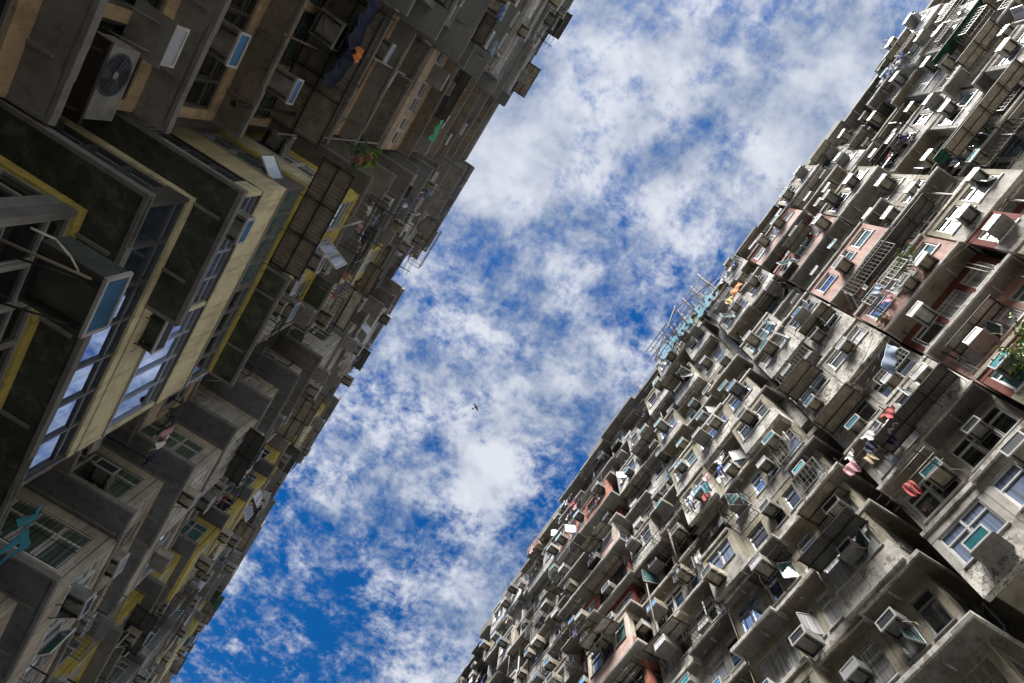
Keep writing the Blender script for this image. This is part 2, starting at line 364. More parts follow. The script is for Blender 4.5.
# ------------------------------------------------------------------ windows (part > pane, sash)
def window(blk, fr, s0, s1, z0, z1, fm='fr_w', gm='g_dark', nm=None, transom=None, sash=0, grille=False, depth=.14, rails=True):
    w = s1-s0; nm = nm or max(1, round(w/.68)); t = .05
    f = MB(); di, do = -depth, -.045
    fr.box(f, s0, s1, di, do, z0, z0+t); fr.box(f, s0, s1, di, do, z1-t, z1)
    fr.box(f, s0, s0+t, di, do, z0+t, z1-t); fr.box(f, s1-t, s1, di, do, z0+t, z1-t)
    for i in range(1, nm): s = s0+w*i/nm; fr.box(f, s-.032, s+.032, di+.01, do+.004, z0+t, z1-t)
    zt = z0+(z1-z0)*(transom or rnd.choice([.68,.7,.72])); fr.box(f, s0+t, s1-t, di+.004, do-.006, zt-.028, zt+.028)
    for i in range(nm if rails else 0):                # sash rails inside each light
        a = s0+w*i/nm+.05; e = s0+w*(i+1)/nm-.05
        fr.box(f, a, a+.028, di+.015, do-.03, z0+t, zt-.03); fr.box(f, e-.028, e, di+.015, do-.03, z0+t, zt-.03); fr.box(f, a+.028, e-.028, di+.015, do-.03, z0+t, z0+t+.03)
    fr.box(f, s0-.05, s1+.05, -.03, .05, z0-.055, z0-.003)
    wo = f.build('window', M[fm], blk)
    p = MB(); fr.box(p, s0+.02, s1-.02, di+.03, di+.045, z0+.02, z1-.02); p.build('pane', M[gm], wo)
    for q in range(sash):                              # casements pushed open
        i = rnd.randrange(nm); a = s0+w*i/nm+.04; e = s0+w*(i+1)/nm-.04; ang = R(rnd.uniform(25, 80)); hz = zt-.03-z0-t
        lw = e-a; sg = rnd.choice([0, 1]); c0 = (e, -.04) if sg else (a, -.04); dx = (-1 if sg else 1)*math.cos(ang)*lw; dd = math.sin(ang)*lw
        P = lambda u, zz, off=0: fr.pt(c0[0]+dx*u, c0[1]+dd*u+off, z0+t+hz*zz)
        sb = MB()
        for A, B in (((0,0),(1,0)), ((1,0),(1,1)), ((1,1),(0,1)), ((0,1),(0,0))): sb.bar(P(*A), P(*B), .026, 4)
        sb.face([P(.03,.03), P(.97,.03), P(.97,.97), P(.03,.97)], 1); sb.face([Vector(P(.03,.97))+Vector((.004,.004,0)), Vector(P(.97,.97))+Vector((.004,.004,0)), Vector(P(.97,.03))+Vector((.004,.004,0)), Vector(P(.03,.03))+Vector((.004,.004,0))], 1)
        sb.build('sash', [M[fm], M[rnd.choice(['g_teal','g_pale'])]], wo)
    if grille:
        g = MB(); n = int(w/.13)
        for i in range(n+1): s = s0+w*i/n; g.bar(fr.pt(s, .03, z0), fr.pt(s, .03, z1-.1), .008, 4)
        for zz in (z0+.03, (z0+z1)/2, z1-.12): g.bar(fr.pt(s0, .03, zz), fr.pt(s1, .03, zz), .01, 4)
        g.build('grille', M['iron'], wo)
    return wo

# ------------------------------------------------------------------ facade of one storey
def panel(blk, fr, L, z0, z1, sp, bm, spm, beamm, wl, fm, gms, sashp=.2, grp=.15, thick=.2, pier=.22, split=None, pierm=None, nm=None, transom=None):
    """spandrel + beam + piers + windows over one storey on one face. wl: number of windows"""
    a = MB(); fr.box(a, 0, L, -thick, 0, z0, z0+sp); sp_o = a.build('spandrel', M[spm], blk)
    zb = z1-bm
    sur = MB(); fr.box(sur, 0, L, -thick, .006, zb, z1-.09)
    edges = split or [L*i/wl for i in range(wl+1)]
    for i, s in enumerate(edges):
        lo = max(0, s-pier/2) if 0 < i < len(edges)-1 else (0 if i == 0 else L-pier); fr.box(sur, lo, lo+pier, -thick, -.004, z0+sp, zb, 1)
    sur.build('window_surround', [M[beamm], M[pierm or beamm]], blk)
    for i in range(len(edges)-1):
        s0 = edges[i]+(pier if i == 0 else pier/2); s1 = edges[i+1]-(pier if i == len(edges)-2 else pier/2)
        window(blk, fr, s0, s1, z0+sp, zb, fm, rnd.choice(gms), nm=nm, transom=transom, rails=nm is None, sash=1 if rnd.random() < sashp else 0, grille=rnd.random() < grp)
    return sp_o
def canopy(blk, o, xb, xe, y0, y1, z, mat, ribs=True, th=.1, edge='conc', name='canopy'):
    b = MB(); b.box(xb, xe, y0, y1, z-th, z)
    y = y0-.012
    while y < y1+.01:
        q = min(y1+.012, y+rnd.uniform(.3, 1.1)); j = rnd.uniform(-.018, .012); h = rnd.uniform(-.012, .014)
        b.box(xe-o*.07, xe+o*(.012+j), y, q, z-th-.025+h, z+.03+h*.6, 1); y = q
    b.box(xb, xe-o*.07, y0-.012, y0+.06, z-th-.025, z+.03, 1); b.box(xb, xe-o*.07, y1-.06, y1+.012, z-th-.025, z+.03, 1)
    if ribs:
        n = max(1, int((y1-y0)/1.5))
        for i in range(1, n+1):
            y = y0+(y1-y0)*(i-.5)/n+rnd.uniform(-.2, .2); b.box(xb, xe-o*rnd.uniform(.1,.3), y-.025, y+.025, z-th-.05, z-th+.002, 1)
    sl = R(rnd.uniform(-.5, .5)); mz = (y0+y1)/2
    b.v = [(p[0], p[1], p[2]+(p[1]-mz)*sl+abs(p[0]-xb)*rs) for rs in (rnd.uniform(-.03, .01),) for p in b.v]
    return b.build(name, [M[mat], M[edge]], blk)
def FX(o, x, y): return Fr((x, y), (0, 1), (o, 0))      # face towards the court
def FYN(o, x, y, depth): return Fr((x-o*depth, y), (o, 0), (0, -1))   # return wall looking towards -y, s=depth at the front
def FYP(o, x, y, depth): return Fr((x-o*depth, y), (o, 0), (0, 1))

GL = ['g_dark','g_dark','g_dark','g_teal','g_cur','g_pale','g_blue','g_sky','g_dark']
def unit(blk, name, o, y0, y1, xw, ov, xb, levels, z_of, pal, ret=None, sov=.6, nw=3, acs=1.3, nk=13, opts=None, retnw=1):
    """one vertical stack: a projecting bay (ret) or a recess (ret=None)"""
    core = MB()
    for k in levels:
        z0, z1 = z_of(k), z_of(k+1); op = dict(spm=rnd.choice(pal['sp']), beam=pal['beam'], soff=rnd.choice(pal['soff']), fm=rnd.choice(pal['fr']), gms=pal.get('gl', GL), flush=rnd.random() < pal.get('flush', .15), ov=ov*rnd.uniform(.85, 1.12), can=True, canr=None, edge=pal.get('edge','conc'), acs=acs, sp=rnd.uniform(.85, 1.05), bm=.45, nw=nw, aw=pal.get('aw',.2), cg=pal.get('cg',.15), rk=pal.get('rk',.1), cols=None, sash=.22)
        if opts: op.update(opts(k) or {})
        zj = rnd.uniform(-.03, .03); top = nk-k; L = y1-y0
        # flats along the storey, each with its own front
        segw = op.get('seg', pal.get('seg', 0)); ns = max(1, round(L/(segw*rnd.uniform(.85, 1.2)))) if segw else 1
        cuts = [0.] + sorted(L*(i+rnd.uniform(-.15, .15))/ns for i in range(1, ns)) + [L]
        segs = []
        for i in range(ns):
            q = dict(op)
            if ns > 1 and i: q.update(spm=op['spm'] if rnd.random() < op.get('same', .45) else rnd.choice(pal['sp']), flush=rnd.random() < pal.get('flush', .15) if rnd.random() < .75 else op['flush'], fm=rnd.choice(pal['fr']))
            if ns > 1: q.update(nw=max(1, round((cuts[i+1]-cuts[i])/rnd.choice([1.25, 1.25, 1.9]))), can=op['can'] and (q['flush'] or rnd.random() > .12), ov=ov*rnd.choice([.55, .8, 1., 1., 1.15] if o < 0 else [.3, .5, .7, 1., 1.1])*rnd.uniform(.92, 1.08))
            segs.append((cuts[i], cuts[i+1], q))
        for s0, s1, q in segs:
            g_ = .0 if ns == 1 else .004
            xf = xw + (o*(ov-.06) if q['flush'] else 0) + o*rnd.uniform(-.02, .02)*(ns > 1); W = s1-s0; fr = FX(o, xf, y0+s0+g_)
            core.box(xb, xf-o*.21, y0+s0+(.21 if s0 == 0 else .01), y0+s1-(.21 if s1 == L else .01), z0, z1)
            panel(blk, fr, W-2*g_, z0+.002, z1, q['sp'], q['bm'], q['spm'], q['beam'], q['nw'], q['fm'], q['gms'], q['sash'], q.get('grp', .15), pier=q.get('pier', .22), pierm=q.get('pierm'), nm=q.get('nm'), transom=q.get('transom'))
            if q['can'] and not op['canr']:
                a = y0+s0-(sov if ret and 'n' in ret and s0 == 0 else 0)+(.02 if s0 else 0); e = y0+s1+(sov if ret and 'p' in ret and s1 == L else 0)-(.02 if s1 < L else 0)
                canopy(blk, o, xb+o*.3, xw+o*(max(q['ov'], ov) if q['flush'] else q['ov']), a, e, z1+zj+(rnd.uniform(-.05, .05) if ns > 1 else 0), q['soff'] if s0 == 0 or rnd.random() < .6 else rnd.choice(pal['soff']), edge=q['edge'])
            n = int(q['acs']*.95*W/2.6+rnd.random()); ss = sorted(rnd.uniform(.42, W-.42) for _ in range(n)) if W > .9 else []
            last = -9
            for s in ss:
                if s-last < .9: continue
                last = s; zz = z0+rnd.choice([rnd.uniform(1.0, 1.75), rnd.uniform(1.0, 1.75), rnd.uniform(.25, .5)])
                if rnd.random() < .06: condenser(fr, s, .02, zz, name, top)
                else: ac(fr, s, rnd.choice([0, 0, .1, .3]) if not q['flush'] else 0, zz, name, top)
            d0 = 0 if q['flush'] else rnd.choice([0, max(0, q['ov']-.1)])
            if rnd.random() < q['aw'] and W > 1.5:
                w = min(W-.2, rnd.uniform(1.5, 3.4)); s = rnd.uniform(.1, W-w-.1+1e-3); awning(fr, s, s+w, 0, rnd.uniform(.6, 1.1), z0+rnd.uniform(2.0, 2.3), rnd.uniform(.05, .25), name, top, rnd.choice(pal.get('awm', ['corr','corr','corr','corr_d','corr_w'])))
            if rnd.random() < q['cg'] and W > 1.3:
                w = min(W-.2, rnd.uniform(1.3, 2.6)); s = rnd.uniform(.1, W-w-.1+1e-3); cage(fr, s, s+w, d0, rnd.uniform(.45, .8), z0+rnd.choice([.05, .7]), rnd.uniform(.5, 1.3), name, top, rnd.choice(['iron','iron','steel']))
            if rnd.random() < q['rk'] and W > 1.3:
                w = min(W-.2, rnd.uniform(1.3, 2.8)); s = rnd.uniform(.1, W-w-.1+1e-3); rack(fr, s, s+w, d0, rnd.uniform(.8, 1.2), z0+rnd.uniform(.9, 1.5), name, top, fill=rnd.choice([.1, .1, .3, .5, .6]))
        xf = xw + (o*(ov-.06) if segs[0][2]['flush'] else 0); dep = abs(xf-xb)
        if ret:
            for side in ret:
                fl = (segs[0] if side == 'n' else segs[-1])[2]['flush']; xf = xw + (o*(ov-.06) if fl else 0); dep = abs(xf-xb)
                f2 = FYN(o, xf-o*.03, y0, dep-.03) if side == 'n' else FYP(o, xf-o*.03, y1, dep-.03)
                panel(blk, f2, dep-.21, z0+.004, z1-.003, op['sp']-.006, op['bm']+.004, op.get('rsp', op['spm']), op['beam'], op.get('retnw', retnw), op['fm'], op['gms'], .15, pierm=op.get('pierm'))
                if rnd.random() < op.get('rac', .3): ac(f2, rnd.uniform(.5, dep-.7), 0, z0+rnd.uniform(1.2, 1.7), name, top)
        if op['can'] and op['canr']:
            for a, e in op['canr']: canopy(blk, o, xb+o*.3, xw+o*op['ov'], a, e, z1+zj, op['soff'], edge=op['edge'])
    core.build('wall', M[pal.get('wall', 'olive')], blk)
def services(blk, o, x, y0, y1, z0, z1, n):
    """drainpipes with offsets and slack cables on the wall"""
    for i in range(n):
        y = rnd.uniform(y0, y1); a = rnd.uniform(z0, z0+(z1-z0)*.5); e = min(z1, a+rnd.uniform(3, 13)); b = MB(); r = rnd.choice([.03,.04,.05,.022]); xx = x+o*rnd.uniform(.05, .16)
        z = a; pts = [(xx, y, a)]
        while z < e:
            z += rnd.uniform(2.2, 5.)
            pts.append((xx, y, min(z, e)))
            if rnd.random() < .35: y += rnd.uniform(-.45, .45); pts.append((xx, y, min(z, e)+.15))
        b.tube(pts, r, 7)
        for p in pts[::2]: b.bar((p[0], p[1], p[2]-.05), (p[0], p[1], p[2]+.05), r*1.4, 8)
        b.build('drainpipe', M[rnd.choice(['pvc','pvc','iron','old','old','pvc'])], blk)
        y = rnd.uniform(y0, y1-1.5); z = rnd.uniform(z0, z1); l = rnd.uniform(1.2, 4); dz = rnd.uniform(-1.2, 1.2); xx = x+o*rnd.uniform(.1, .75); b = MB()
        b.tube([(xx, y+l*t/8, z+dz*t/8-.5*l*.25*(1-(t/4-1)**2)) for t in range(9)], .011, 5); b.build('cable', M[rnd.choice(['iron','iron','pvc'])], blk)
def pipe(blk, x, y, z0, z1, r=.05, mat='pvc', name='drainpipe'):
    b = MB(); b.bar((x, y, z0), (x, y, z1), r, 8); z = z0+.6
    while z < z1: b.bar((x, y, z), (x, y, z+.06), r*1.35, 8); z += 1.4
    b.build(name, M[mat], blk)

ZL = lambda k: 9.3+2.85*k      # storeys of the near (left) side
ZT = lambda k: 14.45+2.75*k    # storeys of the far (right) side
# ------------------------------------------------------------------ ground and blocks
g = MB(); g.box(-400, 400, -400, 400, -1.9, -1.6); tag(g.build('ground', M['ground']), kind='structure')
def block(label, roofz, parts, backmat):
    b = empty('apartment_block', ((parts[0][0]+parts[0][1])/2, (parts[0][2]+parts[0][3])/2, -1.6))
    tag(b, label, 'apartment block', 'apartment blocks round the courtyard')
    m = MB()
    for x0, x1, y0, y1 in parts: m.box(x0, x1, y0, y1, -1.6, roofz-.05)
    o = m.build('back_wall', M[backmat], b); off(o, b); return b
def off(o, b): o.matrix_parent_inverse = Matrix.Translation(-b.location)
def settle(b):       # children were built in world coordinates: keep them there
    for c in b.children: c.matrix_parent_inverse = Matrix.Translation(-b.location)
def roof(b, o, xe, xb, y0, y1, z, mat='soff'):
    m = MB(); y = y0
    while y < y1-.05:
        q = min(y1, y+rnd.uniform(1.8, 5.5)); q = y1 if y1-q < 1.2 else q; x = xe-o*rnd.choice([0, 0, .12, .3, .45]); zz = z+rnd.uniform(-.12, .1)
        m.box(x, xb, y, q-.01, zz-.14, zz); m.box(x-o*.02, x-o*.2, y+.02, q-.03, zz, zz+rnd.choice([.3, .55, .8])); y = q
    m.build('roof', M[mat], b)

# ---- far side (right of the picture), faces -x
P_grey = dict(sp=['conc','conc2','peel','white','white'], beam='olive', soff=['soff','soff','soffb'], fr=['fr_w','fr_w','fr_a'], flush=.3, wall='olive', edge='conc2', seg=2.)
P_white = dict(sp=['white','peel','white','conc2'], beam='conc', soff=['soff','soffb'], fr=['fr_w','fr_w','fr_a'], flush=.35, wall='olive', edge='conc2', aw=.3, cg=.2, seg=2.1)
P_pink = dict(sp=['conc2','conc','pale_pink','peel'], beam='maroon', soff=['soff','soffb'], fr=['fr_w'], wall='maroon', gl=['g_teal','g_teal','g_pale','g_dark','g_sky','g_pale'], edge='conc', flush=.4, seg=3.2)
P_red = dict(sp=['red','pink','red'], beam='red', soff=['dark','soff'], fr=['fr_w','fr_d'], flush=.12, wall='maroon', gl=['g_dark','g_teal','g_blue','g_pale'], edge='conc', seg=2.8)
P_rec = dict(sp=['olive','conc','peel'], beam='olive', soff=['soffb','soff'], fr=['fr_w','fr_a','fr_d'], flush=.3, wall='olive', aw=.35, cg=.3, rk=.14, seg=2.)

b1 = block('pale grey block nearest the upper edge, topped by a white corner bay', 47.4, [(17.0, 27, -45, -8.5)], 'olive')
V = lambda k: dict(spm='white') if k > 9 else None
unit(b1, 'upper', -1, -30, -21.6, 14.6, .8, 17.2, range(6, 12), ZT, P_white, ret='p', nw=5, nk=12, opts=V)
unit(b1, 'upper', -1, -21.4, -19.5, 15.9, .6, 17.2, range(5, 12), ZT, P_rec, nw=1, nk=12)
def U(k):
    d = dict(acs=1.2, rk=.12)
    if k == 11: d.update(flush=True, spm='white', edge='white')
    if k == 10: d.update(spm='white', edge='white', soff='soff')
    if k in (9, 8): d.update(flush=False, rk=0)
    return d
unit(b1, 'upper', -1, -19.3, -13.3, 14.6, .75, 17.0, range(3, 12), ZT, P_white, ret='p', nw=4, nk=12, opts=U)
unit(b1, 'upper', -1, -13.2, -8.6, 15.3, .7, 17.0, range(1, 12), ZT, dict(P_rec, sp=['white','conc2','peel'], beam='conc', aw=.5), nw=2, nk=12, acs=2)
roof(b1, -1, 13.8, 17.5, -30.5, -8.5, 47.55)

b2 = block('grey block with pink painted storeys on the far side', 47.4, [(16.8, 27, -8.5, 3.3)], 'olive')
def B1a(k):
    d = dict(acs=1.6)
    if 2 <= k <= 6: d.update(same=1, spm='pink' if k in (4, 6) else ['conc2','peel','pale_pink'][k % 3], beam='maroon' if k == 3 else 'pink', soff=['soff','soffb'][k % 2], flush=k in (4, 6), fm='fr_w', seg=0 if k in (4, 6) else 3.2, acs=1.1, sp=1.1)
    elif k >= 8: d.update(spm='pale_pink' if k in (8, 10) else 'conc', beam='maroon', flush=k in (8, 10), same=.3)
    else: d.update(spm='olive', beam='maroon' if k < 3 else 'olive')
    return d
unit(b2, 'pink', -1, -5.3, -1.35, 14.45, .7, 16.8, range(-1, 12), ZT, P_pink, nw=3, nk=12, opts=B1a)
unit(b2, 'pink', -1, -8.4, -5.4, 14.5, .7, 16.8, range(-1, 12), ZT, dict(P_grey, sp=['conc','conc2','peel','white']), nw=2, nk=12, opts=lambda k: dict(beam='maroon' if k == 3 else 'olive', acs=1.5))
def B1b(k):
    d = dict(acs=1.5)
    if k in (4, 5, 6): d.update(spm='peel', flush=True, sp=1.25, acs=1.8, same=1)
    if k == 0: d.update(spm='peel', fm='fr_w', gms=['g_blue'], flush=True, sp=1.0)
    return d
unit(b2, 'pink', -1, -1.25, 3.0, 14.5, .65, 16.8, range(0, 12), ZT, P_white, nw=2, nk=12, opts=B1b)
m = MB(); m.box(16.3, 17, -1.2, 3.2, -1.6, 14.4); m.build('lower_wall', M['olive'], b2)
roof(b2, -1, 13.7, 17.2, -8.45, 3.0, 47.5)

b3 = block('grey and white plaster block in the middle of the far side', 47.4, [(17.0, 27, 3.3, 15.3)], 'olive')
def B2(k):
    d = dict(acs=1.4)
    if k == -1: d.update(gms=['g_cur'], fm='fr_a', spm='conc', flush=False, rk=0, aw=0, cg=0, acs=0, beam='olive')
    if k == 0: d.update(spm='conc', flush=False)
    if k == 1: d.update(spm='conc2', flush=True, gms=['g_pale','g_sky'])
    if k == 2: d.update(flush=False, spm='conc', gms=['g_sky','g_pale'])
    return d
unit(b3, 'plaster', -1, 3.8, 10.4, 14.6, .72, 17.0, range(-1, 12), ZT, P_grey, ret='n', sov=.4, nw=4, nk=12, opts=B2)
unit(b3, 'plaster', -1, 10.5, 15.2, 15.15, .6, 17.0, range(-1, 12), ZT, dict(P_white, sp=['white','white','peel'], wall='conc', flush=.3), nw=3, nk=12, acs=1.7)
m = MB(); m.box(15.0, 17, 3.3, 3.78, 28, 47.2); m.build('added_infill_wall', M['conc2'], b3)  # pale wall added to fill and lighten the dark slot between the bays
roof(b3, -1, 13.75, 17.2, 3.1, 15.25, 47.45)

b4 = block('red painted block low on the far side', 47.4, [(17.2, 27, 15.3, 21.5)], 'maroon')
unit(b4, 'red', -1, 15.7, 21.4, 14.85, .8, 17.2, range(0, 12), ZT, P_red, ret='n', sov=.55, nw=4, nk=12, opts=lambda k: dict(acs=1.5, spm=['red','pale_pink','pink'][k % 3], rsp='red', retnw=2, beam=['red','beige','maroon'][k % 3], flush=k in (9, 7, 4)))
roof(b4, -1, 13.95, 17.2, 15.3, 21.45, 47.4)

b5 = block('grey corner block at the far end with stained walls', 47.4, [(19.2, 29, 21.5, 70)], 'olive')
unit(b5, 'corner', -1, 21.6, 26.4, 15.2, .6, 19.2, range(2, 12), ZT, dict(P_rec, sp=['conc2','white','conc'], beam='conc'), nw=3, nk=12, acs=2)
unit(b5, 'corner', -1, 26.8, 33, 15.8, .65, 19.2, range(4, 12), ZT, dict(P_grey, sp=['conc2','conc2','white'], beam='beige', flush=.3), ret='n', nw=4, nk=12, retnw=2)
unit(b5, 'corner', -1, 33.1, 37, 16.5, .6, 19.2, range(7, 12), ZT, P_rec, nw=2, nk=12)
unit(b5, 'corner', -1, 37.3, 43, 16.9, .7, 19.2, range(8, 12), ZT, P_grey, ret='n', nw=4, nk=12)
m = MB(); m.box(17.2, 19.3, 43, 70, -1.6, 47.3); m.build('end_wall', M['conc'], b5)
roof(b5, -1, 14.55, 19.3, 21.5, 26.9, 47.35); roof(b5, -1, 15.1, 19.3, 26.9, 35.5, 47.35); roof(b5, -1, 16.15, 19.3, 35.5, 45, 47.35)
services(b1, -1, 14.4, -19, -8.6, 26, 44, 4); services(b2, -1, 14.3, -8.3, 2.9, 14, 44, 7); services(b3, -1, 14.4, 3.9, 15, 12, 44, 5)
services(b4, -1, 14.65, 15.7, 21.3, 22, 42, 2); services(b5, -1, 15.3, 21.6, 33, 30, 42, 6)
for b in (b1, b2, b3, b4, b5): settle(b)

# ---- near side (left of the picture), faces +x
Q_tan = dict(sp=['tan','tan','tan2'], beam='tan', soff=['soff','soffb','dark'], fr=['fr_g','fr_d','fr_w'], flush=.08, wall='tan2', gl=['g_dark','g_dark','g_teal','g_dark'], edge='dark', aw=.12, cg=.25, rk=.1)
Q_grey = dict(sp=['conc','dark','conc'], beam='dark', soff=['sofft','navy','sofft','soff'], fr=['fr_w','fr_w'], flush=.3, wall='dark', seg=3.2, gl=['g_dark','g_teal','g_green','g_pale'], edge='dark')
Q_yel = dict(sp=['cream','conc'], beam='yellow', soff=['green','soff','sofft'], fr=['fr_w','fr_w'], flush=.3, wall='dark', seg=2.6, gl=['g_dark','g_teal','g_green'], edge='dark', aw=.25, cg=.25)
Q_bei = dict(sp=['beige','beige','conc2'], beam='beige', soff=['navy','navy','dark','soff'], fr=['fr_w','fr_w','fr_a'], flush=.2, wall='beige', seg=2.8, gl=['g_dark','g_green','g_teal','g_pale'], edge='dark')

l1 = block('tan block with dark eaves at the upper corner of the near side', 46.9, [(-18, -7.9, -40, 3.6)], 'tan2')
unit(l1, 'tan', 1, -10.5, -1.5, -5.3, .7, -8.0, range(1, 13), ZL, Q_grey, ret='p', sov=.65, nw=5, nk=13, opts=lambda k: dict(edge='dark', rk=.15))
def Bl(k):
    d = dict(acs=1.2, spm='tan', soff=['soffb','dark','soff'][k % 3], ov=.66)
    if k < 4: d.update(flush=False)
    if k < 1: d.update(acs=0, aw=0, cg=0, rk=0, soff='dark')
    if k == 1: d.update(acs=0, aw=0, cg=0, rk=0, soff='soffb')
    if k in (2, 3): d.update(acs=1.3)
    return d
unit(l1, 'tan', 1, -1.3, 3.35, -6.82, .68, -8.0, range(-3, 6), ZL, Q_tan, nw=3, nk=13, opts=Bl)
unit(l1, 'tan', 1, -1.3, 3.35, -6.05, .65, -8.0, range(6, 13), ZL, dict(Q_tan, sp=['tan2','beige','tan']), nw=3, nk=13, acs=1.6)
roof(l1, 1, -4.62, -8, -11, -.9, 46.95); roof(l1, 1, -5.3, -8, -.88, 3.5, 46.8)

l2 = block('yellow trimmed bay block standing closest to the viewer', 46.9, [(-18, -7.9, 3.6, 13.5)], 'dark')
def A(k):
    d = dict(acs=1.2, beam='yellow')
    if k <= 2: d.update(seg=0, acs=0, aw=0, cg=0, rk=0, flush=False, nw=3, rac=0, ov=.7, sash=0)
    if k == -2: d.update(spm='cream', canr=[(3.4, 10.5)], soff='green', gms=['g_dark'], fm='fr_g')
    if k == -1: d.update(spm='cream', canr=[(3.42, 10.4)], soff='green', gms=['g_dark'], fm='fr_a', retnw=1, bm=.34, pier=.1, pierm='fr_a', nw=2)
    if k == 0: d.update(spm='cream', beam='cream', canr=[(3.5, 6.5)], soff='green', gms=['g_sky'], fm='fr_d', bm=.3, pier=.07, pierm='fr_d', nw=1, nm=7, transom=.8, grp=0)
    if k == 1: d.update(spm='cream', can=False, gms=['g_sky'], fm='fr_a', bm=.1, sp=.8, beam='fr_d', pier=.1, pierm='cream', nw=2, nm=4, transom=.82, grp=0)
    if k == 2: d.update(spm='cream', canr=[(6.6, 10.3)], soff='green', gms=['g_dark','g_teal'], fm='fr_a', sp=1.25, bm=.3, pier=.08, pierm='fr_a', nw=2, nm=4, transom=.7, grp=0)
    if k >= 3: d.update(spm=rnd.choice(['conc','cream','dark']), beam='yellow' if k < 7 else 'beige', soff=['soff','sofft','navy','soff','dark'][k % 5])
    return d
unit(l2, 'bay', 1, 4.1, 10.2, -5.2, .7, -7.9, range(-3, 13), ZL, Q_yel, ret='n', sov=.65, nw=3, nk=13, opts=A)
unit(l2, 'bay', 1, 10.35, 13.3, -6.75, .5, -8.0, range(-3, 13), ZL, dict(Q_tan, soff=['dark','navy','soff']), nw=2, nk=13, acs=1.2)
for y, mt, r in ((10.75, 'rust', .05), (11.3, 'rust', .045)): pipe(l2, -6.65, y, -1.6, 16, r, mt)
roof(l2, 1, -4.5, -8, 3.5, 10.3, 46.9); roof(l2, 1, -5.2, -8, 10.32, 13.4, 46.8)

l3 = block('beige block whose side windows look along the courtyard', 46.9, [(-18, -7.9, 13.5, 23.8)], 'beige')
def Eo(k):
    d = dict(acs=1., retnw=1, fm='fr_w', soff='navy' if k < 6 else rnd.choice(['soff','sofft']), rsp='beige', beam='beige', rac=.25)
    if k in (1, 4): d.update(flush=True)
    if k == 0: d.update(gms=['g_dark'], flush=False)
    if k == 1: d.update(gms=['g_green'])
    return d
unit(l3, 'beige', 1, 14.2, 19.6, -4.9, .5, -7.9, range(-2, 13), ZL, Q_bei, ret='n', sov=1.0, nw=3, nk=13, opts=Eo)
unit(l3, 'beige', 1, 19.8, 23.7, -6.4, .6, -8.0, range(0, 13), ZL, dict(Q_grey, sp=['dark','conc']), nw=2, nk=13, acs=1.6)
roof(l3, 1, -4.45, -8, 13.45, 19.7, 46.9); roof(l3, 1, -5.0, -8, 19.72, 23.75, 46.8)

l4 = block('block with yellow window surrounds beyond the beige block', 46.9, [(-18, -7.9, 23.8, 33.9)], 'dark')
unit(l4, 'yellow', 1, 24.1, 29.5, -5.0, .55, -7.9, range(0, 13), ZL, dict(Q_yel, soff=['navy','dark','soff'], sp=['cream','yellow','conc']), ret='n', sov=.9, nw=3, nk=13, opts=lambda k: dict(rsp='conc' if k % 3 else 'yellow', beam='yellow', retnw=1, rac=.3))
unit(l4, 'yellow', 1, 29.7, 33.8, -6.2, .6, -8.0, range(3, 13), ZL, Q_grey, nw=2, nk=13, acs=1.8)
roof(l4, 1, -4.4, -8, 23.5, 29.6, 46.9); roof(l4, 1, -4.9, -8, 29.62, 33.9, 46.8)

l5 = block('grey block at the far end of the near side', 46.9, [(-18, -7.9, 33.9, 90)], 'dark')
unit(l5, 'end', 1, 34.1, 39.5, -5.1, .6, -7.9, range(5, 13), ZL, Q_grey, ret='n', sov=.6, nw=3, nk=13)
unit(l5, 'end', 1, 39.7, 43.8, -6.2, .6, -8.0, range(6, 13), ZL, Q_bei, nw=2, nk=13)
unit(l5, 'end', 1, 44.1, 49.5, -5.1, .6, -7.9, range(7, 13), ZL, Q_yel, ret='n', sov=.6, nw=3, nk=13)
unit(l5, 'end', 1, 49.7, 53.8, -6.2, .6, -8.0, range(8, 13), ZL, Q_grey, nw=2, nk=13)
unit(l5, 'end', 1, 54.1, 60, -5.1, .6, -7.9, range(9, 13), ZL, Q_bei, ret='n', nw=3, nk=13)
m = MB(); m.box(-5.4, -8, 60, 90, -1.6, 46.6); m.build('end_wall', M['dark'], l5)
roof(l5, 1, -4.5, -8, 33.95, 61, 46.85)
services(l1, 1, -6.3, -1.2, 3.3, 14, 46, 10); services(l2, 1, -6.5, 10.5, 13.2, 9, 46, 8); services(l2, 1, -5.0, 4.2, 10, 18, 46, 7)
services(l3, 1, -5.5, 14, 23, 14, 46, 12); services(l4, 1, -5.3, 24, 33, 20, 46, 10); services(l5, 1, -5.4, 34, 50, 30, 46, 8)
for b in (l1, l2, l3, l4, l5): settle(b)

# ------------------------------------------------------------------ things placed one by one
ORDS = ["first","second","third","fourth","fifth","sixth","seventh","eighth"]
